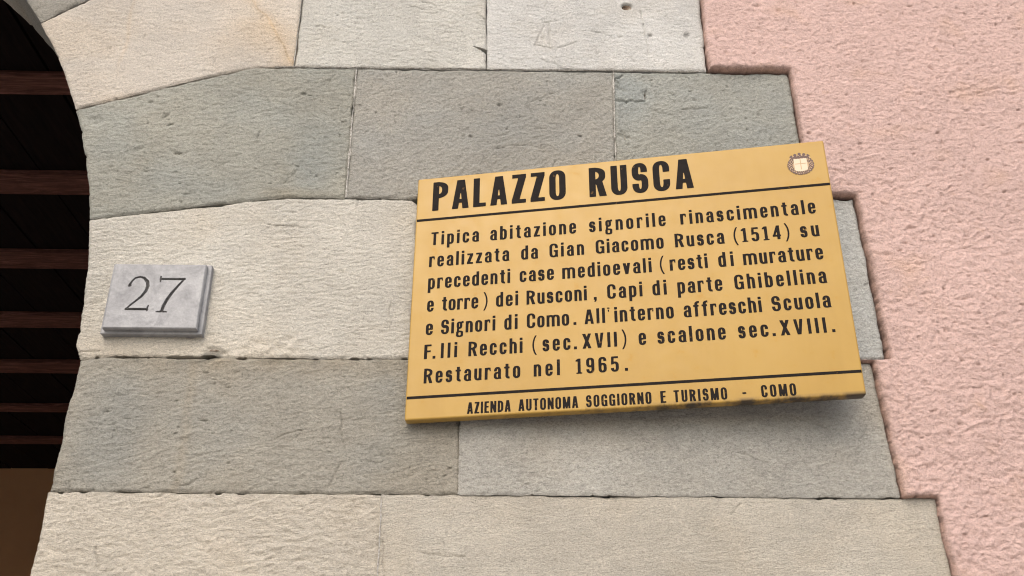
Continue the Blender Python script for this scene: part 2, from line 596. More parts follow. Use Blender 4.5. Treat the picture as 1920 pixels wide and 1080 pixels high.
    if opt.get('cracks'):
        for a, b_ in (((.214, 2.646), (.228, 2.655)), ((.214, 2.646), (.22, 2.632)), ((.216, 2.632), (.226, 2.622)), ((.216, 2.602), (.232, 2.6)), ((.232, 2.6), (.262, 2.602)), ((.264, 2.603), (.266, 2.622)), ((.216, 2.532), (.232, 2.526)), ((.222, 2.54), (.226, 2.52))):
            h -= .003 * line(x + .003 * pn(x * 90, z * 90, 4), z + .003 * pn(x * 90, z * 90, 5), a, b_, .003)
        h -= .003 * sstep(1.4, .3, blob(x, z, .262, 2.614, .008, .012))
        blue = blue + 1.0 * sstep(1.5, .2, blob(x, z, .235, 2.60, .035, .06))
    if tag == 'b3_l':
        for cx, cz, r1, r2, a in ((-.527, 2.556, .009, .003, .9), (-.556, 2.492, .010, .0045, .5), (-.50, 2.485, .016, .004, -.5), (-.636, 2.545, .011, .009, 0)):
            h -= .003 * sstep(1.5, .3, blob(x, z, cx, cz, r1, r2, a))
        blue = blue + 1.0 * sstep(1.6, .2, blob(x, z, -.47, 2.44, .09, .04)) + .9 * sstep(1.6, .2, blob(x, z, -.27, 2.47, .04, .09))
        warm += .7 * sstep(1.6, .2, blob(x, z, -.30, 2.41, .05, .012))
    if opt.get('vein'):
        d = sd_path([(-.44, 2.83, 0), (-.39, 2.78, 0), (-.365, 2.73, 0), (-.335, 2.68, 0), (-.33, 2.65, 0)], x + .012 * pn(x * 25, z * 25, 2), z + .008 * pn(x * 25, z * 25, 3))
        warm += .5 * sstep(.020, 0, d) + .45 * sstep(.09, 0, d) + .6 * sstep(.0035, .0005, d) + .55 * sstep(.006, 0, abs(x + .62 + .01 * pn(z * 14, z, 5))) * sstep(2.62, 2.70, z)
        dark += .25 * sstep(.003, .0005, d) * (fbm(x * 40, z * 40, 2, 6) > 0)
        warm += .5 * sstep(0, .6, fbm(x * 4, z * 9, 2, 15))
    rr = random.Random(seed * 31 + 5)
    ex0, ez0 = P.min(0)
    ex1, ez1 = P.max(0)
    for _ in range(5):
        ax, az = rr.uniform(ex0, ex1), rr.uniform(ez0, ez1)
        ln, an = rr.uniform(.012, .06), rr.uniform(-.5, .5) + (1.4 if rr.random() < .25 else 0)
        bx, bz = ax + ln * math.cos(an), az + ln * math.sin(an)
        m_ = (x > min(ax, bx) - .01) & (x < max(ax, bx) + .01) & (z > min(az, bz) - .01) & (z < max(az, bz) + .01)
        if m_.any():
            k_ = line(x[m_] + .003 * pn(x[m_] * 60, z[m_] * 60, 4), z[m_] + .003 * pn(x[m_] * 60, z[m_] * 60, 5), (ax, az), (bx, bz), rr.uniform(.0014, .0026))
            h[m_] -= .0016 * k_
            dark[m_] += .12 * k_
    col = np.array(base)[None, :] * lum[:, None]
    bl = np.clip(blue, 0, 1.4)[:, None] * (.2 if tag == 'b1_r' else .5 if kind == 'grey' else .15)
    col = col * (1 - bl * np.array([.10, .045, -.02])[None])
    wn = .35 * np.clip(fbm(x * 8, z * 8, 3, seed + 60), 0, 1)
    wt = np.clip(warm + wn, 0, 2)[:, None]
    col = col * (1 + wt * np.array([.01, -.06, -.15])[None])
    # dirt in the joints and the hollows
    edge = sstep(-.0045, -.0005, s)
    col = col * (1 -   .22 * edge * (.2 + .8 * sstep(-.2, .5, fbm(x * 15, z * 15, 2, seed + 61))))[:, None]
    col = col * (1 - np.clip(dark, 0, .8))[:, None]
    nb = len(x)
    Vall = [np.c_[x, -h, z]]
    cols = [np.clip(col, .01, .8)]
    faces = [tuple(f) for f in F]
    bidx = sorted({i for sg in segs for i in sg})
    bi = np.array(bidx)
    mp = {b: nb + k for k, b in enumerate(bidx)}
    # reveal (edge going back into the wall), in two steps
    jit = 0.004 * pn(x[bi] * 30, z[bi] * 30, seed + 70)
    Vall.append(np.c_[x[bi], np.full(len(bi), .022) + jit, z[bi]])
    Vall.append(np.c_[x[bi], np.full(len(bi), depth), z[bi]])
    cols += [cols[0][bi], cols[0][bi]]
    L = len(bi)
    for a, b in segs:
        faces.append((b, a, mp[a], mp[b]))
        faces.append((mp[b], mp[a], mp[a] + L, mp[b] + L))
    me = mesh('stone_block', np.vstack(Vall), faces, True, math.radians(55))
    set_col(me, np.vstack(cols))
    return obj('stone_block', me, MAT_PALE if kind == 'pale' else MAT_GREY, parent)


arch = thing('stone_archway', 'arched gateway surround of banded pale and grey stone blocks, left of the pink plaster', 'archway', (0, 0, 0))
SL = {
    'low_l': 'pale cream block at the bottom, beside the dark opening', 'low_r': 'smooth pale block at the bottom, reaching the pink plaster',
    'b1_l': 'weathered grey brown block below the house number', 'b1_r': 'grey block directly under the yellow sign',
    'b2_l': 'cream block that carries the house number plate', 'b2_r': 'blue grey block mostly hidden behind the yellow sign',
    'b3_l': 'pitted grey green block next to the opening', 'b3_m': 'grey block above the left end of the sign', 'b3_r': 'cracked blue grey block above the right end of the sign',
    'b4_l': 'pinkish cream block with an orange vein', 'b4_m': 'pale block with a chipped lower right corner', 'b4_r': 'white block with a small round hole'}
for sp_ in STONES:
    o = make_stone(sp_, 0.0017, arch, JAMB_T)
    o['label'] = SL[sp_[0]]
for sp_ in FAR:
    make_stone(sp_, 0.0055 if sp_[0] == 'v5' else 0.011, arch, JAMB_T)

# mortar showing in the open joints
def strip_mesh(pts, wd, y, seed):
    vs, fs = [], []
    n = 60
    P = np.array(pts, float)
    L = np.r_[0, np.cumsum(np.hypot(*np.diff(P, axis=0).T))]
    for i in range(n + 1):
        d = L[-1] * i / n
        px, pz = np.interp(d, L, P[:, 0]), np.interp(d, L, P[:, 1])
        t = (P[-1] - P[0]) / L[-1]
        nrm = np.array([-t[1], t[0]])
        ww = wd * max(.12, 1 + .9 * float(fbm(d * 45, 1.5, 2, seed)))
        off = .0008 * float(pn(d * 30, 7.5, seed))
        yy = y + .0006 * float(pn(d * 80, 3.1, seed))
        for k in (-1, 0, 1):
            q = np.array([px, pz]) + nrm * (off + k * ww)
            vs.append((q[0], yy - (.0008 if k == 0 else -.002), q[1]))
        if i:
            b = (i - 1) * 3
            fs += [(b, b + 1, b + 4, b + 3), (b + 1, b + 2, b + 5, b + 4)]
    return mesh('mortar_joint', vs, fs, True)


for i, (pts, wd) in enumerate([([(-.222, 2.405), (-.223, 2.660)], .0013), ([(.205, 2.41), (.213, 2.662)], .0011), ([(-.329, 2.663), (-.33, 2.93)], .0007),
                               ([(-.137, 1.72), (-.139, 1.933)], .0011), ([(-.035, 1.935), (-.035, 2.13)], .0009),
                               ([(-.36, 2.662), (.36, 2.666)], .0008)]):
    obj('mortar_joint', strip_mesh(pts, wd, -.0005, i + 3), MAT_MORTAR, arch)

# dark bed behind all the joints, with the same arched opening
X_, Z_ = np.arange(-3.4, .75, .02), np.arange(0.0, 3.3, .02)
GX, GZ = np.meshgrid(X_, Z_)


def opening(X, Z, r=AR, g=0.0):
    a = np.hypot(X - AC[0], Z - AC[1]) - (r + g)
    b = np.maximum(np.abs(X - AC[0]) - (r + g), Z - AC[1])
    return np.minimum(np.where(Z >= AC[1], a, 1e3), b)


ALLP = [np.array(s[1]) for s in STONES + FAR]


def stone_union(X, Z):
    d = np.full(X.shape, 1e3)
    for P in ALLP:
        lo, hi = P.min(0) - .15, P.max(0) + .15
        m_ = (X > lo[0]) & (X < hi[0]) & (Z > lo[1]) & (Z < hi[1])
        if m_.any():
            d[m_] = np.minimum(d[m_], sd_poly(P, X[m_], Z[m_]))
    return d


S = np.maximum(np.maximum(stone_union(GX, GZ), -9) + .012, -(opening(GX, GZ) - .012))
V, F, sg = march(S, X_, Z_)
obj('mortar_bed', mesh('mortar_bed', np.c_[V[:, 0], np.full(len(V), .0050), V[:, 1]], [tuple(f) for f in F]), MAT_BED, arch)

# ------------------------------------------------------------------ pink plaster
def plaster_piece(x0, x1, z0, z1, cell, hole=None):
    xs, zs = np.arange(x0, x1 + cell * .5, cell), np.arange(z0, z1 + cell * .5, cell)
    X, Z = np.meshgrid(xs, zs)

    def field(X, Z):
        wx = X + .0022 * fbm(X * 18, Z * 18, 3, 101) + .0011 * fbm(X * 75, Z * 75, 3, 105)
        wz = Z + .0016 * fbm(X * 18, Z * 18, 3, 102) + .0011 * fbm(X * 75, Z * 75, 3, 106)
        s = -stone_union(wx, wz) + .0015
        s = np.where(s < -.1, -.1, s)
        return np.maximum(s, -opening(X, Z, AR + .02))
    S = field(X, Z)
    if hole:
        S = np.where((X > hole[0] + 1e-6) & (X < hole[1] - 1e-6) & (Z > hole[2] + 1e-6) & (Z < hole[3] - 1e-6), 1.0, S)
    V, F, sg = march(S, xs, zs)
    x, z = V[:, 0], V[:, 1]
    s = field(x, z)
    e = np.clip(-s, 0, .007) / .007
    prof = .0125 * np.sqrt(np.clip(1 - (1 - e) ** 2, 0, 1)) + .0015
    wx, wz = x + .006 * pn(x * 30, z * 30, 111), z + .006 * pn(x * 30, z * 30, 112)
    # drags left by the float: short ridges whose direction wanders
    ang = .9 * pn(x * 3.2, z * 3.2, 113) + .15
    rx, rz = wx * np.cos(ang) + wz * np.sin(ang), -wx * np.sin(ang) + wz * np.cos(ang)
    rx, rz = wx + .25 * wz * ang, wz - .25 * wx * ang
    amp = .80 + .55 * fbm(x * 4.5, z * 4.5, 2, 117)
    amp = np.clip(amp * 1.25, .6, 1.9)
    h = .0026 * fbm(x * 6, z * 6, 2, 114)
    sm = sstep(2.0, 2.6, z - .3 * (x - .7))
    rid = fbm(rx * 70, rz * 150, 2, 115, .7)
    lump = fbm(wx * 52 + .3 * rid, wz * 82, 2, 119, .6)
    cw, sw_ = math.cos(.2), math.sin(.2)
    t1 = fbm((wx * cw + wz * sw_) * 64, (-wx * sw_ + wz * cw) * 92, 4, 140, .68)
    t2 = fbm(wx * 88, wz * 110, 3, 141, .6)
    h += .0012 * amp * np.tanh(1.1 * t1) + (.0011 + .0008 * (1 - sm)) * np.tanh(1.4 * t2)
    pit = fbm(wx * 80, wz * 105, 2, 116)
    spot = sstep(.64, .84, pn(wx * 74, wz * 96, 131)) * sstep(-.3, .2, pn(x * 8, z * 8, 132))
    h *= .85
    h -= .0026 * sstep(.55, .95, pit) + .0036 * spot
    # long trowel drags
    for k_, (ax, az, bx, bz, cx_, cz_) in enumerate(((.66, 2.02, .78, 2.07, .80, 2.02), (.74, 1.93, .70, 2.0, .73, 2.05), (.70, 2.62, .84, 2.60, .95, 2.64))):
        q = [((1 - t) ** 2 * ax + 2 * t * (1 - t) * bx + t * t * cx_, (1 - t) ** 2 * az + 2 * t * (1 - t) * bz + t * t * cz_, 0) for t in np.linspace(0, 1, 9)]
        m_ = (x > min(ax, cx_) - .05) & (x < max(ax, cx_) + .05) & (np.abs(z - (az + cz_) / 2) < .12)
        d_ = sd_path(q, wx[m_], wz[m_])
        h[m_] += .0008 * np.exp(-(d_ / .0022) ** 2) - .0008 * np.exp(-((d_ - .005) / .0030) ** 2)
    h *= sstep(.15, 1, e) * .85 + .15
    y = -(prof + h)
    lum = 1 + .06 * fbm(x * 4, z * 4, 3, 120) - .12 * sstep(-.5, -1.3, t1) - .15 * spot + .04 * fbm(x * 25, z * 25, 2, 121)
    col = np.array([.612, .436, .386])[None] * lum[:, None]
    wm = (np.clip(fbm(x * 12, z * 12, 3, 122) - .35, 0, 1) + .8 * sstep(.8, 1.3, fbm(x * 30, z * 34, 3, 124)))[:, None]
    col = col * (1 + wm * np.array([-.02, -.06, -.16])[None])
    ed = sstep(.38, 0, e)
    col = col * (1 - ed[:, None] * np.array([.02, .08, .15])[None])
    edge_dark = ed * sstep(-.1, .4, fbm(x * 70, z * 70, 3, 123)) * (.3 + .7 * sstep(2.5, 2.0, z))  # broken darker edge along the stone, stronger lower down
    col = col * (1 - .60 * edge_dark)[:, None]
    nb = len(x)
    bidx = sorted({i for q in sg for i in q})
    bi = np.array(bidx)
    mp = {b: nb + k for k, b in enumerate(bidx)}
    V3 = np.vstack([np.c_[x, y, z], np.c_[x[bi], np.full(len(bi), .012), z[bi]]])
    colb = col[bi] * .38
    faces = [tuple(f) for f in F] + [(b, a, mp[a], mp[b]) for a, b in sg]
    return V3, faces, np.vstack([col, colb])


pw = thing('plaster_wall', 'rough pink plaster wall stepping around the stone blocks, to the right of the yellow sign', 'wall', (0, 0, 0))
FX0, FX1, FZ0, FZ1 = .32, 1.12, 1.74, 2.92
c1, c2 = .0018, .02
FX1 = FX0 + round((FX1 - FX0) / c1) * c1
FZ1 = FZ0 + round((FZ1 - FZ0) / c1) * c1
RF = (FX0, FX1, FZ0, FZ1)
RM = (.26, 1.9, 1.2, 3.5)
inset = lambda q, d: (q[0] + d, q[1] - d, q[2] + d, q[3] - d)
parts = [(plaster_piece(*RF, c1), None), (plaster_piece(*RM, .004, inset(RF, .012)), RF), (plaster_piece(-6.0, 4.2, 0.0, 6.0, c2, inset(RM, .03)), RM)]
# each coarser sheet tucks just under the finer one
VV, FF, CC, off = [], [], [], 0
for (v, f_, c_), q in parts:
    if q:
        inside = (v[:, 0] > q[0]) & (v[:, 0] < q[1]) & (v[:, 2] > q[2]) & (v[:, 2] < q[3])
        v[:, 1] = np.where(inside, np.maximum(v[:, 1], -.0085), v[:, 1])
    VV.append(v)
    CC.append(c_)
    FF += [tuple(i + off for i in q_) for q_ in f_]
    off += len(v)
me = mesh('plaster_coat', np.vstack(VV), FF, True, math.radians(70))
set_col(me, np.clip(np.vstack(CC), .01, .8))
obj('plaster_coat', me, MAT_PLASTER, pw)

# ------------------------------------------------------------------ gateway passage behind the arch
gate = thing('passage_room', 'dark passage behind the arch with a brown end wall', 'passage', (0, 0, 0))


def box(name, a, mat, parent, bev=0, label=None):
    return obj(name, box_mesh(name, *a, bev), mat, parent, label)


S = np.maximum(np.maximum(np.abs(GX * 0), -1), -(opening(GX, GZ, AR + .10)))
xs, zs = np.arange(-5.8, 1.12, .04), np.arange(0, 3.9, .04)
X, Z = np.meshgrid(xs, zs)
V, F, sg = march(-opening(X, Z, AR + .10), xs, zs)
obj('inner_lining', mesh('inner_lining', np.c_[V[:, 0], np.full(len(V), .203), V[:, 1]], [tuple(f) for f in F]), MAT_PASS, gate)
box('back_wall', (-5.6, .9, 5.465, 5.665, 0, 3.64), MAT_PASS, gate, label='plain brown plastered wall at the far end')
box('side_wall', (.9, 1.1, .21, 5.665, 0, 3.64), MAT_PASS, gate)
box('side_wall', (-5.8, -5.6, .21, 1.3, 0, 3.64), MAT_PASS, gate)
box('side_wall', (-5.8, -5.6, 4.6, 5.665, 0, 3.64), MAT_PASS, gate)
box('side_wall', (-5.8, -5.6, 1.3, 4.6, 2.7, 3.64), MAT_PASS, gate)  # gap below is unseen, added to let skylight reach the end wall

ceil = thing('beamed_ceiling', 'dark timber ceiling of parallel brown joists seen through the arch', 'ceiling', (0, 0, 0))
HZ = 3.50
for ya, yb in ((.45, .56), (1.081, 1.172), (1.63, 1.762), (2.215, 2.353), (2.825, 2.965), (3.41, 3.558), (4.085, 4.186), (4.70, 4.813)):
    obj('joist', box_mesh('joist', -5.6, .9, ya, yb, HZ, HZ + .022, .003), MAT_BEAM, ceil)
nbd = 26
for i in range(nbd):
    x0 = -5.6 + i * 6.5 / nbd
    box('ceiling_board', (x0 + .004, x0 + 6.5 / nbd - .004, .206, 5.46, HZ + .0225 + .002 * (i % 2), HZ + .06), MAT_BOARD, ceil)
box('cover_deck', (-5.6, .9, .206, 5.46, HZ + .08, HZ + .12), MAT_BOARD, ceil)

# ------------------------------------------------------------------ ground
gv = [(-150, -150, 0), (150, -150, 0), (150, 150, 0), (-150, 150, 0)]
o = obj('pavement', mesh('pavement', gv, [(0, 1, 2, 3)]), MAT_PAVE)
o['kind'] = 'structure'

# ------------------------------------------------------------------ lettering: condensed grotesque drawn from implicit shapes, cap height = 1
def uni(*a):
    r = a[0]
    for q in a[1:]:
        r = np.minimum(r, q)
    return r


def inter(*a):
    r = a[0]
    for q in a[1:]:
        r = np.maximum(r, q)
    return r


class Pen:
    def __init__(s, X, Y, sw, sh, xh=.79, asc=1.04, des=-.28):
        s.X, s.Y, s.sw, s.sh, s.xh, s.asc, s.des = X, Y, sw, sh, xh, asc, des

    def B(s, x0, x1, y0, y1):
        return inter(x0 - s.X, s.X - x1, y0 - s.Y, s.Y - y1)

    def cap(s, x0, x1, y0, y1, ry):
        rx = (x1 - x0) / 2
        ry = min(ry, (y1 - y0) / 2)
        q = np.maximum(np.abs(s.Y - (y0 + y1) / 2) - ((y1 - y0) / 2 - ry), 0)
        e = 2.25
        v = (np.abs((s.X - (x0 + x1) / 2) / rx) ** e + (q / ry) ** e) ** (1 / e)
        return (v - 1) * min(rx, ry)

    def ring(s, x0, x1, y0, y1, ry=.26, sw=None, sh=None):
        sw, sh = sw or s.sw, sh or s.sh
        return inter(s.cap(x0, x1, y0, y1, ry), -s.cap(x0 + sw, x1 - sw, y0 + sh, y1 - sh, max(ry - sh * .75, .05)))

    def P(s, *pts):
        return sd_poly(pts, s.X, s.Y)

    def ess(s, w, h):
        """S of width w, height h"""
        m_, t = h * .52, s.sh * 1.12
        ry = h * .28
        top = inter(s.ring(0, w * .97, m_ - t / 2, h + .012, ry), -inter(w * .5 - s.X, s.Y - (h * .68)), -inter(w * .30 - s.X, s.Y - m_ - t * .2))
        top = inter(s.ring(0, w * .97, m_ - t * .75, h + .012, ry), -inter(w * .5 - s.X, s.Y - h * .69))
        bot = inter(s.ring(0.0, w, -.012, m_ + t * .75, ry), -inter(s.X - w * .5, h * .31 - s.Y))
        dg = s.P((s.sw * .35, m_ + t * 1.25), (w * .45, m_ + t * .75), (w - s.sw * .35, m_ - t * .35), (w - s.sw * .35, m_ - t * 1.3), (w * .55, m_ - t * .75), (s.sw * .35, m_ + t * .35))
        return uni(top, bot, dg)


def glyph(ch, p, capw=1.0):
    """returns implicit field and width. capw scales the width of capitals"""
    sw, sh, xh, X, Y = p.sw, p.sh, p.xh, p.X, p.Y
    B = p.B
    lw = .47
    if ch == 'o':
        return p.ring(0, lw, -.012, xh + .012), lw
    if ch == 'c':
        w_ = lw * .96
        return inter(p.ring(0, w_, -.012, xh + .012), -B(w_ * .5, 1, xh * .37, xh * .63)), w_
    if ch == 'e':
        w_ = lw * .97
        r = inter(p.ring(0, w_, -.012, xh + .012), -B(w_ * .5, 1, xh * .32, xh * .46))
        return uni(r, B(sw * .6, w_ - sw * .3, xh * .45, xh * .45 + sh * .85)), w_
    if ch == 's':
        w_ = lw * .90
        return p.ess(w_, xh), w_
    if ch == 'a':
        w_ = lw * .97
        top = inter(p.ring(0.015, w_, -.4, xh + .012), xh * .66 - Y)
        bowl = inter(p.ring(0, w_ + .02, -.012, xh * .60, .2, sw * .95, sh * .85), X - (w_ - sw * .5))
        return uni(top, bowl, B(w_ - sw, w_, 0, xh * .8), B(w_ - sw, w_ + .02, 0, sh * .5)), w_
    if ch in 'bdpq':
        r = p.ring(0, lw, -.012, xh + .012)
        st = {'b': B(0, sw, 0, p.asc), 'd': B(lw - sw, lw, 0, p.asc), 'p': B(0, sw, p.des, xh), 'q': B(lw - sw, lw, p.des, xh)}[ch]
        return uni(r, st), lw
    if ch == 'g':
        w_ = lw * 1.0
        a = p.ring(0.02, w_ * .84, xh * .36, xh + .012, .2, sw * .9, sh * .85)
        b = p.ring(0, w_ * .98, p.des - .01, xh * .20, .13, sw * .85, sh * .9)
        ear = B(w_ * .70, w_ * 1.02, xh - sh * .9, xh + .03)
        lk = p.P((.06, xh * .44), (.19, xh * .38), (.20, xh * .10), (.04, xh * .16))
        return uni(a, b, ear, lk), w_
    if ch in 'nhu':
        r = inter(p.ring(0, lw, -1.2, xh + .012), -Y) if ch != 'u' else inter(p.ring(0, lw, -.012, 1.9), Y - xh)
        st = {'n': B(0, sw, 0, xh), 'h': B(0, sw, 0, p.asc), 'u': B(lw - sw, lw, 0, xh)}[ch]
        return uni(r, st), lw
    if ch == 'm':
        d = .33
        a = inter(p.ring(0, d + sw, -1.2, xh + .012, .22), -Y)
        b = inter(p.ring(d, 2 * d + sw, -1.2, xh + .012, .22), -Y)
        return uni(a, b, B(0, sw, 0, xh)), 2 * d + sw
    if ch == 'r':
        a = inter(p.ring(0, lw * 1.05, -1.2, xh + .012, .24), xh * .70 - Y, X - lw * .80)
        return uni(a, B(0, sw, 0, xh)), lw * .80
    if ch == 'i':
        return uni(B(0, sw, 0, xh), B(0, sw, xh + .085, p.asc)), sw
    if ch == 'l':
        return B(0, sw, 0, p.asc), sw
    if ch == 't':
        a = uni(B(.085, .085 + sw, .12, .98), B(0, .34, xh - sh * .95, xh))
        hk = inter(p.ring(.085, .085 + sw * 2.6, -.012, 1.5, .2), X - .35, Y - .2, -.02 - Y)
        return uni(a, inter(hk, Y - sh * 1.6)), .35
    if ch == 'f':
        a = uni(B(.085, .085 + sw, 0, .85), B(0, .34, xh - sh * .95, xh))
        hk = inter(p.ring(.085, .085 + sw * 2.7, -1, p.asc + .01, .2), X - .38, p.asc - sh * 1.3 - Y)
        hk2 = inter(p.ring(.085, .085 + sw * 2.7, -1, p.asc + .01, .2), X - .085 - sw * 1.2, .7 - Y)
        return uni(a, hk, hk2), .37
    if ch == 'z':
        w_ = .42
        dg = p.P((0, sh * .8), (sw * 1.15, sh * .8), (w_, xh - sh * .8), (w_ - sw * 1.15, xh - sh * .8))
        return uni(B(0, w_, 0, sh), B(.01, w_, xh - sh, xh), dg), w_
    if ch == 'v':
        w_ = .48
        h_ = sw * .52
        return uni(p.P((0, xh), (sw * 1.05, xh), (w_ / 2 + h_, 0), (w_ / 2 - h_, 0)), p.P((w_, xh), (w_ - sw * 1.05, xh), (w_ / 2 - h_, 0), (w_ / 2 + h_, 0))), w_
    if ch == '.':
        return B(0, sw, 0, sw * 1.0), sw
    if ch == ',':
        return uni(B(0, sw, 0, sw), p.P((sw * .35, 0), (sw, 0), (sw * .95, -.06), (sw * .45, -.17), (sw * .15, -.15))), sw
    if ch == "'":
        return uni(p.P((.02, 1.04), (sw, 1.04), (sw * .95, .95), (.03, .97)), p.P((sw * .35, .90), (sw * .95, .88), (sw * .7, .74), (sw * .4, .74))), sw
    if ch in '()':
        w_ = .28
        sgn = 1 if ch == '(' else -1
        cx = 1.30 if sgn > 0 else w_ - 1.30
        r = np.hypot((X - cx), (Y - .46) * 1.0)
        r2 = np.hypot(X - cx - sgn * .02, (Y - .46) * .96)
        a = inter(r - 1.30, 1.215 - r2, np.abs(Y - .46) - .66)
        return a, w_
    if ch == '-':
        return B(0, .30, .36, .36 + sh * 1.05), .30
    # figures and capitals
    fw = .50
    if ch == '1':
        return uni(B(.12, .12 + sw, 0, 1), p.P((.0, .80), (.0, .90), (.14, 1), (.14 + sw * .5, 1), (.14 + sw * .5, .84)), B(.03, .12 + sw + .09, 0, sh * .62)), .12 + sw + .09
    if ch == '4':
        return uni(B(.27, .27 + sw, 0, 1), B(0, fw, .20, .20 + sh), p.P((0, .24), (sw * .9, .24), (.27 + sw * .6, 1), (.27, 1))), fw
    if ch == '5':
        r = inter(p.ring(0, fw * .97, -.012, .66, .25), -inter(X - fw * .5, .24 - Y, Y - .50), -inter(X - sw * .8, .45 - Y))
        return uni(r, B(.04, fw * .92, 1 - sh, 1), p.P((.04, 1), (.04 + sw * .85, 1), (.02 + sw * .85, .5), (.02, .46))), fw * .97
    if ch == '9' or ch == '6':
        if ch == '9':
            a = p.ring(0, fw, .38, 1.012, .24)
            b = inter(p.ring(0, fw, -.012, 1.012, .26), -inter(X - fw * .5, .26 - Y))
        else:
            a = p.ring(0, fw, -.012, .62, .24)
            b = inter(p.ring(0, fw, -.012, 1.012, .26), -inter(fw * .5 - X, Y - .74))
        return uni(a, b), fw
    W = {'A': .60, 'C': .56, 'D': .56, 'E': .46, 'F': .45, 'G': .58, 'I': sw, 'L': .45, 'M': .74, 'N': .60, 'O': .57, 'P': .55, 'R': .58,
         'S': .54, 'T': .52, 'U': .55, 'V': .56, 'X': .58, 'Z': .50}[ch]
    w_ = W * capw if ch != 'I' else sw
    if ch == 'I':
        return B(0, sw, 0, 1), w_
    if ch == 'L':
        return uni(B(0, sw, 0, 1), B(0, w_, 0, sh)), w_
    if ch in 'EF':
        r = uni(B(0, sw, 0, 1), B(0, w_, 1 - sh, 1), B(0, w_ * .92, .47, .47 + sh * .95))
        return (uni(r, B(0, w_, 0, sh)) if ch == 'E' else r), w_
    if ch == 'T':
        return uni(B(w_ / 2 - sw / 2, w_ / 2 + sw / 2, 0, 1), B(0, w_, 1 - sh, 1)), w_
    if ch == 'O':
        return p.ring(0, w_, -.012, 1.012, .27), w_
    if ch == 'U':
        return inter(p.ring(0, w_, -.012, 2.5, .27), Y - 1), w_
    if ch == 'C':
        return inter(p.ring(0, w_, -.012, 1.012, .27), -B(w_ * .5, 2, .37, .63)), w_
    if ch == 'G':
        r = inter(p.ring(0, w_, -.012, 1.012, .27), -B(w_ * .5, 2, .52, .66))
        return uni(r, B(w_ * .5, w_, .52 - sh, .52), B(w_ - sw * .55, w_, 0, .4)), w_
    if ch == 'S':
        return p.ess(w_, 1.0), w_
    if ch == 'D':
        r = inter(p.ring(-w_ * .6, w_, 0, 1, .30), -X)
        return uni(r, B(0, sw, 0, 1), B(0, w_ * .4, 0, sh), B(0, w_ * .4, 1 - sh, 1)), w_
    if ch in 'PR':
        lo = .42 if ch == 'P' else .44
        r = inter(p.ring(-w_ * .6, w_ * (1 if ch == 'P' else .97), lo, 1, .24), -X)
        r = uni(r, B(0, sw, 0, 1), B(0, w_ * .4, lo, lo + sh), B(0, w_ * .4, 1 - sh, 1))
        if ch == 'R':
            r = uni(r, inter(p.P((w_ * .38, lo + sh * .5), (w_ * .38 + sw * 1.05, lo + sh * .5), (w_ + .01, 0), (w_ + .01 - sw * 1.12, 0))))
        return r, w_
    if ch == 'A':
        t_ = sw * .62
        a = p.P((0, 0), (sw * 1.0, 0), (w_ / 2 + t_ * .35, 1), (w_ / 2 - t_, 1))
        b = p.P((w_, 0), (w_ - sw * 1.0, 0), (w_ / 2 - t_ * .35, 1), (w_ / 2 + t_, 1))
        return uni(a, b, inter(B(w_ * .2, w_ * .8, .20, .20 + sh))), w_
    if ch == 'V':
        t_ = sw * .60
        return uni(p.P((0, 1), (sw * 1.0, 1), (w_ / 2 + t_ * .35, 0), (w_ / 2 - t_, 0)), p.P((w_, 1), (w_ - sw * 1.0, 1), (w_ / 2 - t_ * .35, 0), (w_ / 2 + t_, 0))), w_
    if ch == 'X':
        return uni(p.P((0, 0), (sw * 1.08, 0), (w_, 1), (w_ - sw * 1.08, 1)), p.P((0, 1), (sw * 1.08, 1), (w_, 0), (w_ - sw * 1.08, 0))), w_
    if ch == 'Z':
        return uni(B(0, w_, 0, sh), B(.01, w_, 1 - sh, 1), p.P((0, sh * .8), (sw * 1.2, sh * .8), (w_, 1 - sh * .8), (w_ - sw * 1.2, 1 - sh * .8))), w_
    if ch == 'N':
        return uni(B(0, sw * .95, 0, 1), B(w_ - sw * .95, w_, 0, 1), p.P((0, 1), (sw * 1.0, 1), (w_, 0), (w_ - sw * 1.0, 0))), w_
    if ch == 'M':
        q = sw * .9
        return uni(B(0, q, 0, 1), B(w_ - q, w_, 0, 1), p.P((0, 1), (q * 1.25, 1), (w_ / 2 + q * .45, 0), (w_ / 2 - q * .45, 0)),
                   p.P((w_, 1), (w_ - q * 1.25, 1), (w_ / 2 - q * .45, 0), (w_ / 2 + q * .45, 0))), w_
    raise KeyError(ch)


_gc = {}


def glyph_mesh(ch, style):
    k = (ch, style)
    if k not in _gc:
        sw, sh, capw, cell = style
        xs, ys = np.arange(-.05, 1.0, cell), np.arange(-.36, 1.2, cell)
        X, Y = np.meshgrid(xs + cell * .37, ys + cell * .41)
        S, w_ = glyph(ch, Pen(X, Y, sw, sh), capw)
        V, F, sg = march(S, xs + cell * .37, ys + cell * .41, merge=True)
        _gc[k] = (V, F, w_)
    return _gc[k]


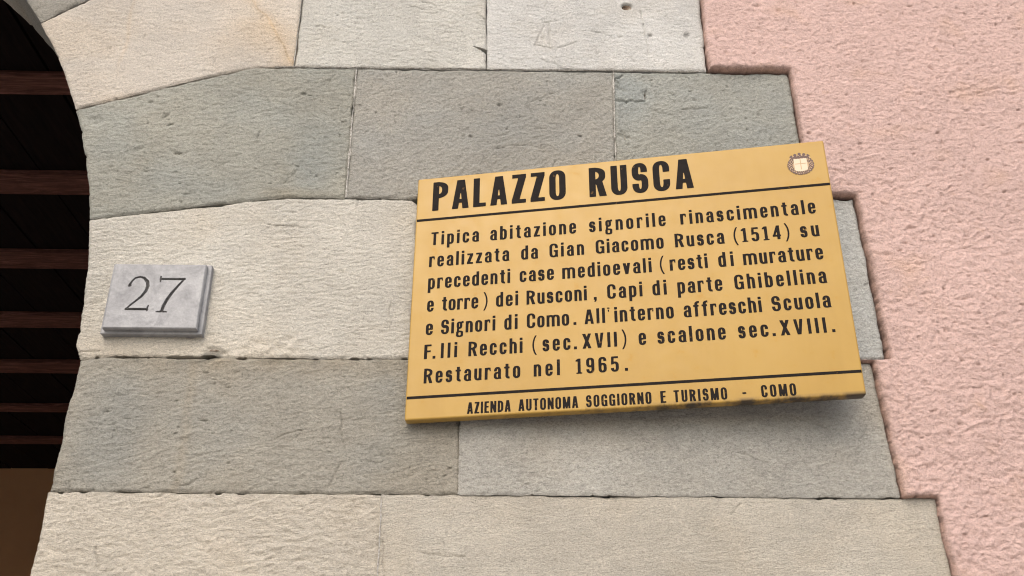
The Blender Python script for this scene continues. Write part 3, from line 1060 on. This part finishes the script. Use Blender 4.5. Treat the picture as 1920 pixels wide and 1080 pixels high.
def text_mesh(words, cap, style, y):
    """words: (text, x left, x right, baseline z) in millimetres on the sign"""
    vs, fs, off = [], [], 0
    for t, x0, x1, zb in words:
        G = [glyph_mesh(c, style) for c in t]
        tot = sum(g[2] for g in G) * cap
        gap = ((x1 - x0) - tot) / (len(G) - 1) if len(G) > 1 else 0
        sx = 1.0
        if len(G) == 1:
            sx = min(max((x1 - x0) / tot, .8), 1.3) if t not in "().,'-" else 1.0
        x = x0
        if len(G) > 1 and gap < cap * .055:
            sx = ((x1 - x0) - cap * .055 * (len(G) - 1)) / tot
            gap = cap * .055
        if len(G) == 1 and t in '(),':
            x = (x0 + x1) / 2 - G[0][2] * cap / 2
        for V, F, w_ in G:
            vs.append(np.c_[(x + V[:, 0] * cap * sx) / 1000, np.full(len(V), y), (zb + V[:, 1] * cap) / 1000])
            fs += [tuple(i + off for i in f) for f in F]
            off += len(V)
            x += w_ * cap * sx + gap
    return flare(mesh('lettering', np.vstack(vs), fs))


# ------------------------------------------------------------------ yellow sign
# rectangular panel reshaped to flare rightwards: it sits nearer the wall and shades less
FL = ((1.04595, 0.00892, 0.00602), (0.0623, 1.04304, 0.02777), (-0.11227, -0.00096, 1.0))


def flare(me):
    co = np.empty(len(me.vertices) * 3, np.float32)
    me.vertices.foreach_get('co', co)
    co = co.reshape(-1, 3)
    x, z = co[:, 0].copy(), co[:, 2].copy()
    k = FL[2][0] * x + FL[2][1] * z + FL[2][2]
    co[:, 0] = (FL[0][0] * x + FL[0][1] * z + FL[0][2]) / k
    co[:, 2] = (FL[1][0] * x + FL[1][1] * z + FL[1][2]) / k
    me.vertices.foreach_set('co', co.ravel())
    me.update()
    return me


SW, SH, ST = .6052, .3908, .0175
sign = thing('information_sign', 'large yellow panel with a black heading and seven lines of text, fixed askew', 'sign', (.19, -0.0429, 2.22), math.radians(-4))
board = obj('sign_panel', flare(box_mesh('sign_panel', -SW / 2, SW / 2, 0, ST, -SH / 2, SH / 2, .0028, 3)), MAT_SIGN, sign)
YL = -.00035
lines = [
    ([('PALAZZO', -278, -73.8, 135.6), ('RUSCA', -38.7, 113.1, 134.6)], 51.0, (.190, .130, .85, .018)),
    ([('Tipica', -277.3, -204.5, 75.9), ('abitazione', -187.4, -60.0, 75.6), ('signorile', -41.0, 69.0, 75.3), ('rinascimentale', 89.7, 276.5, 75.0)], 0, 0),
    ([('realizzata', -278.7, -158.8, 39.3), ('da', -141.1, -116.5, 39.2), ('Gian', -99.6, -49.4, 39.1), ('Giacomo', -32.6, 63.8, 38.9), ('Rusca', 79.6, 147.9, 38.7), ('(', 160.4, 167.8, 38.5), ('1514', 171.6, 225.0, 38.5), (')', 230.2, 237.3, 38.4), ('su', 251.4, 276.4, 38.3)], 0, 0),
    ([('precedenti', -278.7, -157.0, 3.0), ('case', -143.2, -93.6, 2.9), ('medioevali', -81.7, 44.7, 2.6), ('(', 56.1, 62.6, 2.5), ('resti', 69.9, 122.0, 2.4), ('di', 136.7, 157.3, 2.3), ('murature', 170.3, 277.0, 2.1)], 0, 0),
    ([('e', -278.4, -268.6, -33.3), ('torre', -256.6, -203.1, -33.4), (')', -195.9, -189.4, -33.5), ('dei', -177.3, -145.3, -33.5), ('Rusconi', -133.3, -47.6, -33.7), (',', -38.2, -33.7, -33.8), ('Capi', -19.0, 29.8, -33.9), ('di', 43.7, 63.2, -33.9), ('parte', 78.0, 138.8, -34.1), ('Ghibellina', 155.2, 276.2, -34.2)], 0, 0),
    ([('e', -278.6, -268.3, -70.0), ('Signori', -256.3, -177.8, -70.1), ('di', -165.0, -146.0, -70.2), ('Como', -132.9, -73.3, -70.2), ('.', -67.4, -63.5, -70.2), ('All', -51.9, -23.4, -70.3), ("'", -20.8, -16.3, -70.3), ('interno', -10.5, 70.4, -70.4), ('affreschi', 83.8, 187.4, -70.5), ('Scuola', 200.8, 276.7, -70.6)], 0, 0),
    ([('F', -279.4, -269.1, -106.9), ('.', -266.9, -262.1, -106.9), ('lli', -255.2, -231.8, -106.9), ('Recchi', -215.6, -139.0, -106.9), ('(', -125.3, -119.0, -106.8), ('sec.', -111.0, -63.5, -106.8), ('XVII', -55.9, -8.5, -106.8), (')', -2.0, 4.3, -106.8), ('e', 20.8, 30.8, -106.8), ('scalone', 46.1, 136.6, -106.7), ('sec.', 153.1, 201.1, -106.7), ('XVIII', 207.6, 266.4, -106.6), ('.', 273.1, 277.8, -106.6)], 0, 0),
    ([('Restaurato', -278.1, -142.1, -143.3), ('nel', -123.6, -87.5, -143.1), ('1965', -65.9, -7.8, -143.0), ('.', 0.3, 4.8, -142.9)], 0, 0),
    ([('AZIENDA', -215.2, -155.1, -191.2), ('AUTONOMA', -144.6, -63.9, -191.2), ('SOGGIORNO', -53.3, 33.0, -191.1), ('E', 44.7, 51.9, -191.1), ('TURISMO', 62.0, 130.5, -191.1), ('-', 149.9, 154.6, -191.0), ('COMO', 173.8, 217.4, -191.0)], 16.4, (.19, .13, .84, .03)),
]
for wd_, cap_, st_ in lines:
    obj('lettering', text_mesh(wd_, cap_ or 22.0, st_ or (.185, .125, .97, .026), YL), MAT_INK, sign)
obj('ruled_line', flare(box_mesh('ruled_line', -SW / 2 + .0015, SW / 2 - .0015, -.0004, .001, .1187, .1226)), MAT_INK, sign)
obj('ruled_line', flare(box_mesh('ruled_line', -SW / 2 + .0015, SW / 2 - .0015, -.0004, .001, -.1652, -.1613)), MAT_INK, sign)


def imp_part(name, fn, x0, x1, z0, z1, cell, y, mat, parent):
    xs, zs = np.arange(x0, x1, cell), np.arange(z0, z1, cell)
    X, Z = np.meshgrid(xs, zs)
    V, F, sg = march(fn(X, Z), xs, zs, merge=True)
    return obj(name, flare(mesh(name, np.c_[V[:, 0] / 1000, np.full(len(V), y), V[:, 1] / 1000], F)), mat, parent)


cx, cz = 265.8, 157.5


def ell(X, Z, x, z, a, b):
    return (np.sqrt(((X - x) / a) ** 2 + ((Z - z) / b) ** 2) - 1) * min(a, b)


crest = imp_part('city_crest', lambda X, Z: uni(ell(X, Z, cx, cz - 1, 18, 15.5), ell(X, Z, cx, cz + 9, 15, 8)), 240, 292, 130, 185, .5, -.0003, MAT_CRESTP, sign)


def wreath(X, Z):
    a = np.arctan2(Z - cz + 1, X - cx)
    r = np.hypot((X - cx) / 1.12, Z - cz + 1)
    band = np.abs(r - 13.2) - 3.4
    lv = 1.1 * np.sin(a * 26) * np.sin(r * 1.7) + .9 * fbm(X * .5, Z * .5, 2, 5)
    wr = np.maximum(band, -lv - .25)
    crown = uni(*[ell(X, Z, cx + dx, cz + 15.5 + dz, 2.2, 2.4) for dx, dz in ((-12, -1), (-6.2, .8), (0, 2.2), (6.2, .8), (12, -1))], np.maximum(np.abs(Z - cz - 11.8) - 1.3, np.abs(X - cx) - 12))
    return np.maximum(uni(wr, crown, np.abs(np.hypot((X - cx) / 1.16, Z - cz + 1) - 15.4) - .28), ell(X, Z, cx, cz + 1, 19, 19.5))


imp_part('crest_wreath', wreath, 240, 292, 130, 185, .3, -.0005, MAT_CRESTB, crest)
imp_part('crest_shield', lambda X, Z: np.maximum(np.maximum(np.abs(X - cx) - 9.0, Z - (cz + 9.6)), uni(np.where(Z > cz - 8, -1.0, 1.0), ell(X, Z, cx, cz - 8, 9.2, 4.0))), 250, 280, 140, 172, .4, -.0007, MAT_CRESTS, crest)
imp_part('crest_cross', lambda X, Z: uni(np.maximum(np.abs(X - cx) - .55, np.abs(Z - cz) - 9), np.maximum(np.abs(Z - cz - 1) - .55, np.abs(X - cx) - 8)), 250, 280, 140, 172, .25, -.0009, MAT_CRESTP, crest)
# wall brackets behind the sign
for bx, bz in ((-.22, .12), (-.22, -.10), (.22, .14), (.22, -.10)):
    reach = 0.0429 + bx * math.sin(math.radians(4)) - .002
    obj('wall_bracket', box_mesh('wall_bracket', bx - .012, bx + .012, ST - .001, max(ST + .004, reach), bz - .004, bz + .004, .001, 1), MAT_STEEL, sign)

# ------------------------------------------------------------------ house number plate
PX, PZ = -.4822, 2.2195
plate = thing('house_number_plate', 'small grey marble plate engraved with the number 27', 'number plate', (PX, 0, PZ))
obj('base_slab', box_mesh('base_slab', -.0728, .0728, -.0110, .003, -.0566, .0566, .0018, 3), MAT_PLATE, plate)
TWO = [(-40.0, 15.9, 1.3), (-38.8, 19.2, 1.2), (-36.9, 24.0, .8), (-33.0, 28.6, .9), (-27.0, 30.5, 1.0), (-20.5, 28.8, 1.4), (-14.8, 23.0, 1.9), (-13.0, 15.4, 2.0), (-14.6, 7.4, 1.8), (-19.2, -1.0, 1.4), (-26.0, -8.3, 1.1), (-33.0, -15.3, .9), (-38.4, -22.2, .8)]
TWOB = [(-38.6, -22.0, 1.2), (-24, -22.0, 1.5), (-8.0, -22.2, 1.3)]
TWOC = [(-7.2, -16.0, .5), (-8.0, -20, .9), (-7.9, -24.2, .6)]
SEVEN = [[(3.7, 31.4, .6), (4.0, 27, .9), (4.0, 22.8, .5)], [(4.0, 27.2, 1.3), (38.6, 27.4, 1.3)],
         [(38.1, 27.0, .9), (30.6, 16.2, 1.3), (23.4, 4.6, 1.7), (18.0, -6.8, 1.9), (14.6, -16.5, 1.9), (13.2, -24.8, 1.6)], [(5.8, -25.9, .5), (13, -25.4, 1.1), (20.2, -25.9, .5)]]


def d_two(X, Z):
    return uni(sd_path(TWO, X, Z), sd_path(TWOB, X, Z), sd_path(TWOC, X, Z), np.hypot(X + 39.2, Z - 16.6) - 2.0)


def d_seven(X, Z):
    return uni(*[sd_path(q, X, Z) for q in SEVEN])


hw, hh, cell = 67.2, 52.0, .5
xs, zs = np.arange(-hw, hw + .1, hw * 2 / 268), np.arange(-hh, hh + .1, hh * 2 / 208)
X, Z = np.meshgrid(xs, zs)
D2, D7 = d_two(X, Z), d_seven(X, Z)
D2, D7 = D2 - .45, D7 - .45
DD = np.minimum(D2, D7)
chip = sstep(1.4, .3, blob(X, Z, -.5, -24.5, 2.6, 3.2)) * 1.0
ed = np.minimum(hw - np.abs(X), hh - np.abs(Z))
Yh = -.0215 + np.clip(-DD + .1, 0, 2.6) / 1000 * 1.5 + chip * .0006 + .0016 * sstep(1.6, 0, ed) + .00012 * fbm(X * .15, Z * .15, 3, 9)
nx_, nz_ = len(xs), len(zs)
idx = np.arange(nx_ * nz_).reshape(nz_, nx_)
quads = np.stack([idx[:-1, :-1], idx[:-1, 1:], idx[1:, 1:], idx[1:, :-1]], -1).reshape(-1, 4)


def qc(A):
    return ((A[:-1, :-1] + A[:-1, 1:] + A[1:, 1:] + A[1:, :-1]) / 4).ravel()


V3 = np.c_[X.ravel() / 1000, Yh.ravel(), Z.ravel() / 1000]
q2, q7 = qc(D2) < .15, qc(D7) < .15


def sub(name, qs, parent, mat, extra_v=None, extra_f=None):
    used = np.unique(qs)
    mp = -np.ones(len(V3), int)
    mp[used] = np.arange(len(used))
    v, f_ = V3[used], mp[qs].tolist()
    if extra_v is not None:
        n0 = len(v)
        v = np.vstack([v, extra_v])
        f_ = f_ + [tuple(mp[i] if k == 'g' else n0 + i for k, i in q) for q in extra_f]
    return obj(name, mesh(name, v, f_, True, math.radians(60)), mat, parent)


ring_ = list(idx[0, :]) + list(idx[1:, -1]) + list(idx[-1, :-1][::-1]) + list(idx[1:-1, 0][::-1])
ev = np.array([(V3[i][0], -.0113 + .0006, V3[i][2]) for i in ring_])
ef = [(('g', ring_[k]), ('e', k), ('e', (k + 1) % len(ring_)), ('g', ring_[(k + 1) % len(ring_)])) for k in range(len(ring_))]
face = sub('raised_face', quads[~(q2 | q7)], plate, MAT_PLATE, ev, ef)
sub('engraved_digit', quads[q2], plate, MAT_GROOVE)
sub('engraved_digit', quads[q7 & ~q2], plate, MAT_GROOVE)
